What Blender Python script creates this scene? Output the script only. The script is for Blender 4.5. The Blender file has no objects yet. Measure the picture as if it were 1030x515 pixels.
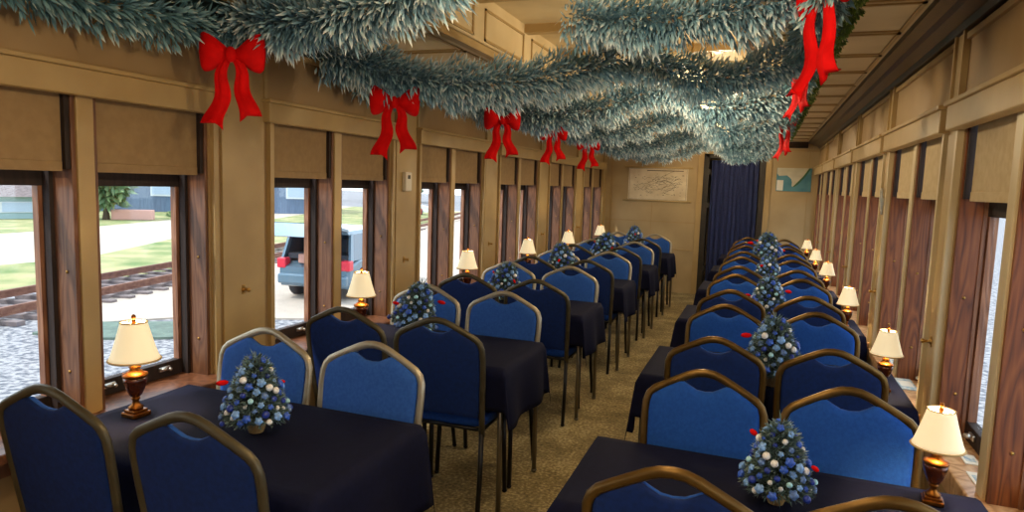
import bpy, bmesh, math, random
import numpy as np
from mathutils import Vector, Matrix, noise
random.seed(7); rng = np.random.default_rng(7)
C = bpy.context.scene.collection
SC = bpy.context.scene
PI = math.pi

# ------------------------------------------------------------------ camera
cam_d = bpy.data.cameras.new('camera'); cam = bpy.data.objects.new('camera', cam_d); C.objects.link(cam)
cam_d.sensor_width = 36; cam_d.lens = 674.29 * 36 / 1030; cam_d.clip_start = .02; cam_d.clip_end = 500
_r = Vector((.93605623, .35028372, .03316694)); _u = Vector((-.06835502, .0885723, .99372156)); _f = Vector((-.34514681, .93244639, -.1068523))
cam.matrix_world = Matrix(((_r.x, _u.x, -_f.x, 0), (_r.y, _u.y, -_f.y, 0), (_r.z, _u.z, -_f.z, 1.5), (0, 0, 0, 1)))
SC.camera = cam

# ------------------------------------------------------------------ world, sun, exposure
W = bpy.data.worlds.new('sky'); SC.world = W; W.use_nodes = True
wn = W.node_tree.nodes; wl = W.node_tree.links
bg = wn['Background']; bg.inputs[0].default_value = (.80, .90, 1.0, 1); bg.inputs[1].default_value = 2.0
sun_d = bpy.data.lights.new('sun', 'SUN'); sun = bpy.data.objects.new('sun', sun_d); C.objects.link(sun)
sun_d.energy = 2.6; sun_d.angle = .03; sun_d.color = (1, .95, .86)
sun.rotation_euler = (math.radians(28), math.radians(-22), 0)
SC.view_settings.view_transform = 'Standard'; SC.view_settings.look = 'None'
SC.view_settings.exposure = 0.55; SC.view_settings.gamma = 1; SC.view_settings.use_curve_mapping = False
BULB_W = 4.0
FILL_LAMP_W = 13.0            # each added ceiling fill lamp, watts
SC.cycles.max_bounces = 7; SC.cycles.transparent_max_bounces = 12
SC.cycles.use_denoising = True
SC.cycles.sample_clamp_indirect = 4

# ------------------------------------------------------------------ materials
def srgb(r, g, b):
    f = lambda c: (c / 255 / 12.92) if c <= 10 else ((c / 255 + .055) / 1.055) ** 2.4
    return (f(r), f(g), f(b), 1)
def mat(name, col, rough=.6, metal=0, col2=None, scale=8, detail=3, bump=0, bscale=None, stretch=(1, 1, 1), emit=0, spec=.5, sheen=0, ramp=(.35, .65), coat=0):
    m = bpy.data.materials.new(name); m.use_nodes = True; nt = m.node_tree; n = nt.nodes; l = nt.links
    b = n['Principled BSDF']; b.inputs['Base Color'].default_value = col; b.inputs['Roughness'].default_value = rough
    b.inputs['Metallic'].default_value = metal; b.inputs['Specular IOR Level'].default_value = spec
    if sheen: b.inputs['Sheen Weight'].default_value = sheen; b.inputs['Sheen Roughness'].default_value = .4
    if coat: b.inputs['Coat Weight'].default_value = coat
    tc = n.new('ShaderNodeTexCoord'); mp = n.new('ShaderNodeMapping'); mp.inputs['Scale'].default_value = stretch
    l.new(tc.outputs['Object'], mp.inputs['Vector'])
    if col2:
        t = n.new('ShaderNodeTexNoise'); t.inputs['Scale'].default_value = scale; t.inputs['Detail'].default_value = detail
        l.new(mp.outputs[0], t.inputs['Vector'])
        r = n.new('ShaderNodeValToRGB'); r.color_ramp.elements[0].position = ramp[0]; r.color_ramp.elements[1].position = ramp[1]
        r.color_ramp.elements[0].color = col; r.color_ramp.elements[1].color = col2
        l.new(t.outputs[0], r.inputs[0]); l.new(r.outputs[0], b.inputs['Base Color'])
    if bump:
        t2 = n.new('ShaderNodeTexNoise'); t2.inputs['Scale'].default_value = bscale or scale; t2.inputs['Detail'].default_value = 2
        l.new(mp.outputs[0], t2.inputs['Vector']); bp = n.new('ShaderNodeBump'); bp.inputs['Strength'].default_value = bump; bp.inputs['Distance'].default_value = .01
        l.new(t2.outputs[0], bp.inputs['Height']); l.new(bp.outputs[0], b.inputs['Normal'])
    if emit:
        b.inputs['Emission Color'].default_value = col; b.inputs['Emission Strength'].default_value = emit
    return m
def wood(name, c1, c2, c3, sc=1.0, rough=.42):
    m = bpy.data.materials.new(name); m.use_nodes = True; nt = m.node_tree; n = nt.nodes; l = nt.links
    b = n['Principled BSDF']; b.inputs['Roughness'].default_value = rough
    tc = n.new('ShaderNodeTexCoord'); mp = n.new('ShaderNodeMapping'); mp.inputs['Scale'].default_value = (9 * sc, 9 * sc, 1.1 * sc)
    l.new(tc.outputs['Object'], mp.inputs[0])
    t = n.new('ShaderNodeTexNoise'); t.inputs['Scale'].default_value = 1.2; t.inputs['Detail'].default_value = 2; l.new(mp.outputs[0], t.inputs[0])
    mu = n.new('ShaderNodeMath'); mu.operation = 'MULTIPLY'; mu.inputs[1].default_value = 22; l.new(t.outputs[0], mu.inputs[0])
    fr = n.new('ShaderNodeMath'); fr.operation = 'PINGPONG'; fr.inputs[1].default_value = 1; l.new(mu.outputs[0], fr.inputs[0])
    mp2 = n.new('ShaderNodeMapping'); mp2.inputs['Scale'].default_value = (90 * sc, 90 * sc, 3 * sc); l.new(tc.outputs['Object'], mp2.inputs[0])
    t2 = n.new('ShaderNodeTexNoise'); t2.inputs['Scale'].default_value = 1.5; l.new(mp2.outputs[0], t2.inputs[0])
    ad = n.new('ShaderNodeMath'); ad.operation = 'MULTIPLY_ADD'; ad.inputs[1].default_value = .45; l.new(fr.outputs[0], ad.inputs[0])
    m3 = n.new('ShaderNodeMath'); m3.operation = 'MULTIPLY'; m3.inputs[1].default_value = .55; l.new(t2.outputs[0], m3.inputs[0]); l.new(m3.outputs[0], ad.inputs[2])
    r = n.new('ShaderNodeValToRGB'); r.color_ramp.elements[0].color = c1; r.color_ramp.elements[1].color = c3
    r.color_ramp.elements[0].position = .12; r.color_ramp.elements[1].position = .85
    e = r.color_ramp.elements.new(.45); e.color = c2
    l.new(ad.outputs[0], r.inputs[0]); l.new(r.outputs[0], b.inputs['Base Color'])
    return m
M = {}
M['wall'] = mat('painted_tan_panel', srgb(166, 136, 92), .5, col2=srgb(154, 123, 80), scale=3, bump=.06, bscale=14)
M['wall_end'] = mat('painted_tan_end_panel', srgb(184, 160, 118), .55, col2=srgb(168, 144, 102), scale=2.2, bump=.05, bscale=10)
M['trim'] = mat('painted_tan_trim', srgb(178, 150, 100), .42, col2=srgb(168, 140, 92), scale=5)
M['cream'] = mat('lit_bead_paint', srgb(205, 188, 150), .42, col2=srgb(188, 168, 128), scale=6, stretch=(1, 1, .4))  # trim paint lightened: light on right-wall beads and mullions put into the colour
M['ceiling'] = mat('ceiling_paint', srgb(216, 196, 154), .6, col2=srgb(204, 182, 138), scale=4)
M['cornice'] = wood('cornice_dark_wood', srgb(18, 10, 5), srgb(30, 16, 8), srgb(58, 30, 13), .6, .3)
M['teal'] = mat('cornice_teal_paint', srgb(36, 66, 70), .6, col2=srgb(28, 50, 56), scale=14)
M['wood'] = wood('window_jamb_wood', srgb(72, 44, 28), srgb(104, 66, 42), srgb(126, 86, 58), 1.1)
M['wood_r'] = wood('window_jamb_wood_red', srgb(70, 34, 16), srgb(114, 60, 28), srgb(142, 84, 42), 1.1)
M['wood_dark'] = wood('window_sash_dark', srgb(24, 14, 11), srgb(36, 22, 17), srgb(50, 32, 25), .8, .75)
M['sash'] = wood('window_sash_wood', srgb(88, 52, 34), srgb(130, 86, 60), srgb(160, 112, 82), 1.0)
M['sill'] = wood('sill_wood', srgb(84, 48, 30), srgb(110, 68, 44), srgb(134, 88, 60), .5, .35)
M['sill_r'] = wood('sill_pale_wood', srgb(150, 100, 60), srgb(196, 150, 104), srgb(222, 184, 140), .5, .35)
M['shade'] = mat('roller_shade_cloth', srgb(150, 122, 82), .8, col2=srgb(142, 114, 76), scale=30, bump=.04, bscale=200)
M['shade_r'] = mat('roller_shade_cloth_right', srgb(196, 174, 134), .8, col2=srgb(186, 162, 122), scale=30, bump=.04, bscale=200)
M['brass'] = mat('brass', srgb(190, 150, 84), .3, .9)
M['brass_dark'] = mat('aged_brass', srgb(150, 92, 28), .33, .85, col2=srgb(116, 64, 18), scale=40)
M['lamp_body'] = mat('amber_brown_urn', srgb(104, 46, 12), .22, .35, col2=srgb(64, 26, 8), scale=20, coat=.5)
M['chrome'] = mat('nickel', srgb(190, 188, 180), .28, .9)
M['lampshade'] = mat('lampshade_cream', srgb(250, 232, 190), .8, emit=.34)
M['lampshade_trim'] = mat('lampshade_braid', srgb(196, 164, 110), .8)
M['blue_front'] = mat('blue_fabric', srgb(46, 92, 172), .85, col2=srgb(38, 82, 160), scale=90, bump=.12, bscale=330, spec=.25)
M['blue_back'] = mat('navy_fabric', srgb(6, 38, 96), .8, col2=srgb(4, 31, 82), scale=60, bump=.1, bscale=330, spec=.3)
M['blue_seat'] = mat('seat_fabric', srgb(16, 62, 142), .85, col2=srgb(12, 54, 128), scale=60, bump=.1, bscale=330, spec=.3)
M['blue_front_r'] = mat('blue_fabric_right', srgb(26, 78, 160), .85, col2=srgb(20, 68, 146), scale=90, bump=.12, bscale=330, spec=.25)
M['frame_l'] = mat('lit_frame_metal', srgb(184, 174, 152), .36, .6, col2=srgb(168, 158, 134), scale=12)  # frame metal paled: white light on left front-facing chairs put into the colour
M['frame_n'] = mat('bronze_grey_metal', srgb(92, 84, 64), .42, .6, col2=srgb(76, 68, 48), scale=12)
M['frame_r'] = mat('antique_gold_metal', srgb(114, 86, 40), .38, .7, col2=srgb(92, 68, 30), scale=12)
M['leg'] = mat('dark_leg_metal', srgb(34, 32, 32), .38, .6)
M['table_leg'] = mat('steel_leg_metal', srgb(128, 120, 104), .34, .8)
M['table_top'] = mat('table_laminate', srgb(120, 92, 60), .5, col2=srgb(100, 74, 46), scale=6, stretch=(1, 8, 1))
M['cloth'] = mat('navy_tablecloth', srgb(13, 16, 42), .85, col2=srgb(11, 13, 36), scale=50, bump=.08, bscale=300, spec=.15)
M['curtain'] = mat('navy_curtain', srgb(40, 52, 98), .85, col2=srgb(32, 42, 84), scale=40, bump=.05, bscale=200)
M['door_dark'] = mat('door_dark_frame', srgb(42, 34, 22), .4, col2=srgb(30, 24, 16), scale=8)
M['red'] = mat('red_ribbon', srgb(222, 8, 10), .8, spec=.15, col2=srgb(196, 4, 6), scale=14)
M['white_plastic'] = mat('white_plastic', srgb(214, 204, 184), .45)
M['paper'] = mat('paper', srgb(238, 234, 222), .7)
M['paper_blue'] = mat('paper_blue', srgb(140, 176, 196), .7, col2=srgb(228, 230, 222), scale=60)
M['map_paper'] = mat('map_paper', srgb(228, 214, 186), .75, col2=srgb(210, 192, 160), scale=6)
M['map_ink'] = mat('map_ink', srgb(96, 78, 64), .8)
M['map_rod'] = mat('map_rod_wood', srgb(190, 160, 104), .5)
M['sea'] = mat('map_sea', srgb(70, 128, 146), .6, col2=srgb(92, 148, 162), scale=7)
M['land'] = mat('map_land', srgb(206, 200, 180), .6, col2=srgb(190, 184, 160), scale=9)
M['coast'] = mat('map_coast_green', srgb(60, 104, 70), .6)
M['pot'] = mat('tree_pot', srgb(176, 140, 84), .6, col2=srgb(150, 112, 62), scale=30)
M['pot_green'] = mat('tree_pot_foil', srgb(128, 128, 44), .4, .2)
for nm, c in (('royal', (44, 80, 170)), ('deep', (30, 48, 128)), ('sky', (108, 146, 196)), ('steel', (84, 112, 160)), ('white', (226, 220, 210)), ('aqua', (150, 196, 206))):
    M['ball_' + nm] = mat('bauble_' + nm, srgb(*c), .35, col2=srgb(*[min(255, int(v * 1.22) + 8) for v in c]), scale=90)

def needle_mat(name, base, mid, tip):
    m = bpy.data.materials.new(name); m.use_nodes = True; nt = m.node_tree; n = nt.nodes; l = nt.links
    b = n['Principled BSDF']; b.inputs['Roughness'].default_value = .5
    a = n.new('ShaderNodeAttribute'); a.attribute_name = 'tip'
    r = n.new('ShaderNodeValToRGB'); r.color_ramp.elements[0].color = base; r.color_ramp.elements[1].color = tip
    r.color_ramp.elements[0].position = 0; r.color_ramp.elements[1].position = 1; e = r.color_ramp.elements.new(.5); e.color = mid
    l.new(a.outputs['Fac'], r.inputs[0]); l.new(r.outputs[0], b.inputs['Base Color'])
    return m
M['tinsel'] = needle_mat('frosted_tinsel', srgb(70, 114, 138), srgb(152, 190, 206), srgb(255, 255, 250))
M['tinsel_teal'] = needle_mat('teal_fir_tinsel', srgb(58, 100, 114), srgb(116, 156, 166), srgb(228, 234, 222))
M['tinsel_green'] = needle_mat('green_fir_tinsel', srgb(44, 74, 22), srgb(96, 132, 44), srgb(190, 200, 130))
M['tree_needle'] = needle_mat('tree_foliage', srgb(48, 70, 66), srgb(108, 134, 130), srgb(188, 202, 200))

def glass_mat():
    m = bpy.data.materials.new('window_glass'); m.use_nodes = True; nt = m.node_tree; n = nt.nodes; l = nt.links
    n.remove(n['Principled BSDF']); o = n['Material Output']
    t = n.new('ShaderNodeBsdfTransparent'); t.inputs[0].default_value = (.97, .98, .98, 1); g = n.new('ShaderNodeBsdfGlossy'); g.inputs['Roughness'].default_value = .03
    mx = n.new('ShaderNodeMixShader'); mx.inputs[0].default_value = .05
    l.new(t.outputs[0], mx.inputs[1]); l.new(g.outputs[0], mx.inputs[2]); l.new(mx.outputs[0], o.inputs[0]); return m
M['glass'] = glass_mat()

def floor_mat():
    m = mat('worn_carpet', srgb(112, 94, 54), .95); nt = m.node_tree; n = nt.nodes; l = nt.links; b = n['Principled BSDF']
    tc = n.new('ShaderNodeTexCoord'); t = n.new('ShaderNodeTexNoise'); t.inputs['Scale'].default_value = 3.4; t.inputs['Detail'].default_value = 9; t.inputs['Roughness'].default_value = .7
    t2 = n.new('ShaderNodeTexNoise'); t2.inputs['Scale'].default_value = 60; t2.inputs['Detail'].default_value = 4
    l.new(tc.outputs['Object'], t.inputs[0]); l.new(tc.outputs['Object'], t2.inputs[0])
    a = n.new('ShaderNodeMath'); a.operation = 'MULTIPLY_ADD'; a.inputs[1].default_value = .5; l.new(t2.outputs[0], a.inputs[0])
    h = n.new('ShaderNodeMath'); h.operation = 'MULTIPLY'; h.inputs[1].default_value = .5; l.new(t.outputs[0], h.inputs[0]); l.new(h.outputs[0], a.inputs[2])
    r = n.new('ShaderNodeValToRGB'); r.color_ramp.elements[0].position = .36; r.color_ramp.elements[1].position = .64
    r.color_ramp.elements[0].color = srgb(76, 64, 36); r.color_ramp.elements[1].color = srgb(190, 172, 124); e = r.color_ramp.elements.new(.5); e.color = srgb(130, 112, 70)
    l.new(a.outputs[0], r.inputs[0]); l.new(r.outputs[0], b.inputs['Base Color'])
    bp = n.new('ShaderNodeBump'); bp.inputs['Strength'].default_value = .35; bp.inputs['Distance'].default_value = .008; l.new(a.outputs[0], bp.inputs['Height']); l.new(bp.outputs[0], b.inputs['Normal'])
    return m
M['floor'] = floor_mat()

# ------------------------------------------------------------------ mesh helpers
class MB:
    """collects shapes, builds ONE mesh object"""
    def __init__(s): s.v = []; s.f = []; s.sm = []
    def add(s, vs, fs, smooth=False):
        o = len(s.v); s.v += [tuple(v) for v in vs]; s.f += [tuple(i + o for i in f) for f in fs]; s.sm += [smooth] * len(fs); return s
    def box(s, x0, x1, y0, y1, z0, z1, bev=0):
        if bev <= 0:
            vs = [(x, y, z) for z in (z0, z1) for y in (y0, y1) for x in (x0, x1)]
            return s.add(vs, [(0, 2, 3, 1), (4, 5, 7, 6), (0, 1, 5, 4), (2, 6, 7, 3), (0, 4, 6, 2), (1, 3, 7, 5)])
        b = bmesh.new(); bmesh.ops.create_cube(b, size=1)
        for v in b.verts: v.co = Vector(((x0 + x1) / 2 + v.co.x * (x1 - x0), (y0 + y1) / 2 + v.co.y * (y1 - y0), (z0 + z1) / 2 + v.co.z * (z1 - z0)))
        bmesh.ops.bevel(b, geom=b.edges[:], offset=bev, segments=2, profile=.5, affect='EDGES')
        s.add([v.co[:] for v in b.verts], [[v.index for v in f.verts] for f in b.faces]); b.free(); return s
    def prism(s, poly, axis, a, b):
        # poly: list of 2D points; axis 'x','y','z' extrusion
        n = len(poly)
        def P(p, t): return {'x': (t, p[0], p[1]), 'y': (p[0], t, p[1]), 'z': (p[0], p[1], t)}[axis]
        vs = [P(p, a) for p in poly] + [P(p, b) for p in poly]
        return s.add(vs, [tuple(range(n))[::-1], tuple(range(n, 2 * n))] + [(i, (i + 1) % n, n + (i + 1) % n, n + i) for i in range(n)])
    def lathe(s, prof, c=(0, 0, 0), seg=20, smooth=True, sx=1, sy=1):
        vs = []; n = len(prof)
        for r, z in prof:
            for k in range(seg):
                a = 2 * PI * k / seg; vs.append((c[0] + r * math.cos(a) * sx, c[1] + r * math.sin(a) * sy, c[2] + z))
        fs = [(i * seg + k, i * seg + (k + 1) % seg, (i + 1) * seg + (k + 1) % seg, (i + 1) * seg + k) for i in range(n - 1) for k in range(seg)]
        fs += [tuple(range(seg))[::-1], tuple((n - 1) * seg + k for k in range(seg))]
        return s.add(vs, fs, smooth)
    def tube(s, pts, r, seg=8, r2=None, closed=False, up=Vector((0, 0, 1))):
        pts = [Vector(p) for p in pts]; n = len(pts); vs = []
        rr = r if isinstance(r, (list, tuple)) else [r] * n
        for i, p in enumerate(pts):
            if closed: t = pts[(i + 1) % n] - pts[i - 1]
            else: t = pts[min(i + 1, n - 1)] - pts[max(i - 1, 0)]
            t.normalize(); a = t.cross(up)
            if a.length < 1e-3: a = t.cross(Vector((0, 1, 0)))
            a.normalize(); b = a.cross(t).normalized()
            for k in range(seg):
                th = 2 * PI * k / seg; vs.append(p + a * math.cos(th) * rr[i] + b * math.sin(th) * (r2 or rr[i]))
        m = n if closed else n - 1
        fs = [(i * seg + k, i * seg + (k + 1) % seg, ((i + 1) % n) * seg + (k + 1) % seg, ((i + 1) % n) * seg + k) for i in range(m) for k in range(seg)]
        if not closed: fs += [tuple(range(seg))[::-1], tuple((n - 1) * seg + k for k in range(seg))]
        return s.add(vs, fs, True)
    def ball(s, c, r, seg=10, rings=7, sz=(1, 1, 1)):
        prof = [(max(1e-4, r * math.sin(PI * i / rings)), -r * math.cos(PI * i / rings) * sz[2]) for i in range(rings + 1)]
        return s.lathe(prof, c, seg, True, sz[0], sz[1])
    def build(s, name, m, parent=None, fix=True):
        me = bpy.data.meshes.new(name); me.from_pydata(s.v, [], s.f); me.materials.append(m)
        me.polygons.foreach_set('use_smooth', s.sm)
        if fix:
            b = bmesh.new(); b.from_mesh(me); bmesh.ops.recalc_face_normals(b, faces=b.faces); b.to_mesh(me); b.free()
        me.update(); o = bpy.data.objects.new(name, me); C.objects.link(o)
        if parent: o.parent = parent
        return o
def thing(name, label, cat, loc=(0, 0, 0), rz=0, group=None):
    o = bpy.data.objects.new(name, None); C.objects.link(o); o.empty_display_size = .05
    o.location = loc; o.rotation_euler = (0, 0, rz); return tag(o, label, cat, group)
def tag(o, label, cat, group=None, kind=None):
    o['label'] = label; o['category'] = cat
    if group: o['group'] = group
    if kind: o['kind'] = kind
    return o
def struct(o): o['kind'] = 'structure'; return o
def kids(o): return [c for c in bpy.data.objects if c.parent == o]
def dup(root, loc, rz=0, label=None, scale=None, swap=None, tree=None):
    r = root.copy(); C.objects.link(r); r.location = loc
    r.rotation_euler = rz if isinstance(rz, (tuple, list)) else (0, 0, rz)
    if label: r['label'] = label
    if scale: r.scale = scale
    def rec(src, dst):
        for ch in KID.get(src.name, []):
            c = ch.copy(); C.objects.link(c); c.parent = dst; rec(ch, c)
            if swap and ch.name.split('.')[0] in swap:
                c.material_slots[0].link = 'OBJECT'; c.material_slots[0].material = swap[ch.name.split('.')[0]]
    rec(root, r); return r
KID = {}
def register(root):
    for c in kids(root): KID.setdefault(root.name, []).append(c); register(c)

ORD = ['nearest', 'second', 'third', 'fourth', 'fifth', 'farthest']

# ------------------------------------------------------------------ room
XL, XR, Y0, YE, ZC = -2.232, .667, -2.3, 9.94, 2.113
WT = .17; SILL = .62; VB = 1.75; HEAD = 1.83
Lb = [(1.165 + 1.488 * k, 1.165 + 1.488 * k + 1.085) for k in range(-2, 6)]
Rb = [(1.71 + 1.41 * k, 1.71 + 1.41 * k + 1.16) for k in range(-2, 5)] + [(8.72, 9.84)]

struct(MB().box(XL - WT, XR + WT, Y0 - .1, YE + .1, -.12, 0).build('floor', M['floor']))

def side_wall(name, X, s, bays):
    # s=-1 left wall (solid towards -x), +1 right
    WT = .162 if s < 0 else .120
    a, b = sorted((X, X + s * WT)); m = MB()
    m.box(a, b, Y0, YE, 0, SILL - .03); m.box(a, b, Y0, YE, HEAD, 2.55)
    ys = [Y0] + [v for bb in bays for v in bb] + [YE]
    for i in range(0, len(ys), 2): m.box(a, b, ys[i], ys[i + 1], SILL - .03, HEAD)
    w = struct(m.build(name, M['wall']))
    # pilaster strips and raised beads
    t = MB(); q = MB()
    for i in range(0, len(ys), 2):
        y0, y1 = ys[i], ys[i + 1]
        if y1 - y0 < .02: continue
        p0, p1 = sorted((X, X - s * .012)); c0, c1 = sorted((X, X - s * .022))
        if y1 - y0 > .1:
            t.box(p0, p1, y0 + .07, y1 - .07 if y1 < YE - .01 else y1, 0, ZC)
            wd = .026
            for yy in (y0 + .012, y1 - .012 - wd):
                q.box(c0, c1, yy, yy + wd, SILL, HEAD)
            # fluted edges of the raised panel above
            for yy in (y0 + .055, y1 - .075): t.box(c0, c1, yy, yy + .02, HEAD + .03, ZC)
    for (y0, y1) in bays:
        p0, p1 = sorted((X, X - s * .014)); t.box(p0, p1, y0 - .05, y1 + .05, ZC - .035, ZC - .012)
    to = t.build('pilaster_strip', M['trim'], w); q.build('edge_bead', M['cream'] if s > 0 else M['trim'], w)
    # valances
    for k, (y0, y1) in enumerate(bays):
        v = MB(); X1 = X - s * .05
        a0, a1 = sorted((X, X1)); v.box(a0, a1, y0 - .075, y1 + .07, VB, 1.84, .004)
        a0, a1 = sorted((X, X - s * .062)); v.box(a0, a1, y0 - .085, y1 + .08, 1.84, 1.856, .003)
        v.build('window_valance', M['trim'], w)
    return w
wall_left = side_wall('wall_left', XL, -1, Lb)
wall_right = side_wall('wall_right', XR, 1, Rb)

wcount = 0
def window_bay(X, s, y0, y1, right, k, near):
    global wcount
    wm = M['wood_r'] if right else M['wood']; WT = .162 if s < 0 else .120
    dX = .108 if right else .15
    yc = (y0 + y1) / 2 - (0 if right else .012); mw = .032
    for half, (a, b) in enumerate(((y0, yc - mw), (yc + mw, y1))):
        wcount += 1
        g = X + s * dX
        sash = MB(); st = .028
        p0, p1 = sorted((g - .014, g + .014))
        if right: st = .016
        sash.box(p0, p1, a + .018, a + .018 + st * .5, SILL, HEAD); sash.box(p0, p1, b - .018 - st, b - .018, SILL, HEAD)
        so = struct(sash.build('window_%d' % wcount, M['sash']))
        rl = MB(); rl.box(p0 - .004, p1 + .004, a + .018, b - .018, SILL, SILL + .065, .003); rl.box(p0 - .004, p1 + .004, a + .018, b - .018, 1.44, 1.52, .003)
        rl.build('sash_rail', M['wood_dark'], so)
        MB().box(g - .002, g + .002, a + .03, b - .04, SILL + .07, 1.45).build('pane', M['glass'], so)
        j = MB(); i0, i1 = sorted((X + s * .003, X + s * (dX - .012)))
        # lining boards of the opening (far one faces the camera)
        j.box(i0, i1, b - .016, b, SILL, HEAD); j.box(i0, i1, a, a + .016, SILL, HEAD)
        j.build('jamb_panel', wm, so)
        sp = MB(); c0, c1 = sorted((g - s * .018, g - s * (.03 if right else .052)))
        sp.box(c0, c1, b - (.022 if right else .032), b - .016, SILL, HEAD); sp.box(c0, c1, a + .016, a + .034, SILL, HEAD)
        sp.build('sash_stop', M['sash'] if right else M['wood_dark'], so)
        k0, k1 = sorted((X + s * .008, X + s * (dX - .035))); MB().box(k0, k1, b - .034, b - .016, 1.50, HEAD).build('jamb_shadow', M['wood_dark'], so)  # dark strip paints the shadow beside the roller shade onto the upper jamb
        sc = MB()
        for zz in (.78, 1.14):
            xx = X + s * (.045 if zz > 1 else .05)
            sc.lathe([(.0001, 0), (.006, .001), (.006, .003), (.0001, .005)], (0, 0, 0), 8)
            n = 32; 
            for i in range(len(sc.v) - n, len(sc.v)):
                v = sc.v[i]; sc.v[i] = (xx + v[0], b - .016 - v[2], zz + v[1])
        sc.build('jamb_screw', M['brass'], so)
        if near:
            for yy in (a + .13, b - .13):
                l = MB(); xx = g - s * .028
                l.box(*sorted((g - s * .018, xx)), yy - .028, yy + .028, SILL + .03, SILL + .05, .003)
                l.ball((xx - s * .012, yy - .014, SILL + .045), .011, 8, 6, (1, 1.5, .8)); l.ball((xx - s * .012, yy + .016, SILL + .038), .008, 8, 6)
                l.build('sash_latch', M['chrome'], so)
        # roller shade
        sh = MB(); xs = X + s * .025
        q0, q1 = sorted((xs, xs + s * .003)); zb = 1.492
        yb = b - .05 if right else b - .035
        sh.box(q0, q1, a + .02, yb, zb + .03, HEAD - .02)
        which = ('right' if right else 'left')
        nm = 'first' if half == 0 else 'second'
        t = thing('window_shade', '%s window shade half drawn over the %s pane of the %s %s window pair' % ('pale' if right else 'tan', nm, ORD[min(max(k, 0), 5)], which), 'window shade', (0, 0, 0), 0, 'roller shades on the %s wall' % which)
        sh.build('shade_cloth', M['shade_r'] if right else M['shade'], t)
        h = MB(); h.box(min(q0, q1) - .003, max(q0, q1) + .003, a + .02, yb, zb, zb + .034, .002); h.build('hem_bar', M['shade_r'] if right else M['shade'], t)
    # mullion post
    mm = MB(); a0, a1 = sorted((X - s * .006, X + s * .03)); mm.box(a0, a1, yc - mw, yc + mw, SILL, HEAD, .003)
    mu = mm.build('window_mullion', M['cream'] if right else M['trim'], wall_right if right else wall_left)
    bk = MB(); a0, a1 = sorted((X + s * .03, X + s * WT)); bk.box(a0, a1, yc - mw + .004, yc + mw - .004, SILL, HEAD)
    bk.build('mullion_core', wm, mu)
    # sill
    sl = MB(); a0, a1 = sorted((X - s * (.04 if right else .10), X + s * WT)); sl.box(a0, a1, y0 - .05, y1 + .05, SILL - .035, SILL, .006)
    sl.build('window_sill', M['sill_r'] if right else M['sill'], wall_right if right else wall_left)
    ap = MB(); a0, a1 = sorted((X, X - s * .02)); ap.box(a0, a1, y0 - .03, y1 + .03, SILL - .11, SILL - .035, .003)
    ap.build('sill_apron', M['sill_r'] if right else M['sill'], wall_right if right else wall_left)
for i, (a, b) in enumerate(Lb):
    if i >= 1: window_bay(XL, -1, a, b, False, i - 2, i < 5)
for i, (a, b) in enumerate(Rb):
    if i >= 1: window_bay(XR, 1, a, b, True, i - 2, i < 4)

# end wall with doorway
DX0, DX1, DZ = -.80, -.015, 2.0
e = MB(); e.box(XL, DX0, YE, YE + .12, 0, 2.75); e.box(DX1, XR, YE, YE + .12, 0, 2.75); e.box(DX0, DX1, YE, YE + .12, DZ, 2.75)
wall_end = struct(e.build('wall_end', M['wall_end']))
t = MB()
for x0, x1, z0, z1 in ((DX0 - .1, DX0 - .02, 0, DZ + .09), (DX1 + .02, DX1 + .10, 0, DZ + .09), (DX0 - .02, DX1 + .02, DZ + .015, DZ + .09)): t.box(x0, x1, YE - .018, YE, z0, z1, .004)
for x in (-1.52, -2.13, .55): t.box(x - .006, x + .006, YE - .006, YE, .1, 2.06)
t.box(XL, DX0 - .1, YE - .008, YE, 1.02, 1.035); t.box(XL, DX0 - .1, YE - .012, YE, .62, .64); t.box(DX1 + .1, XR, YE - .008, YE, .62, .64)
t.box(XL, XR, YE - .012, YE, 2.06, 2.085)
t.build('end_wall_moulding', M['trim'], wall_end)
d = MB()
for x0, x1, z0, z1 in ((DX0 - .02, DX0 + .055, 0, DZ + .015), (DX1 - .055, DX1 + .02, 0, DZ + .015), (DX0, DX1, DZ - .045, DZ + .015)): d.box(x0, x1, YE - .028, YE + .12, z0, z1, .004)
door = struct(d.build('door_1', M['door_dark']))
h = MB()
for z in (.35, 1.25, 1.72): h.box(DX0 + .05, DX0 + .085, YE - .03, YE - .012, z, z + .08, .003)
h.build('hinge', M['door_dark'], door)
# vestibule behind the curtain
v = MB(); v.box(DX0 - .3, DX1 + .3, YE + .9, YE + .95, 0, 2.3); v.box(DX0 - .35, DX0 - .3, YE + .12, YE + .95, 0, 2.3); v.box(DX1 + .3, DX1 + .35, YE + .12, YE + .95, 0, 2.3); v.box(DX0 - .35, DX1 + .35, YE + .12, YE + .95, 2.3, 2.35); v.box(DX0 - .35, DX1 + .35, YE + .12, YE + .95, -.12, 0)
struct(v.build('wall_vestibule', M['wall_end']))
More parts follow.
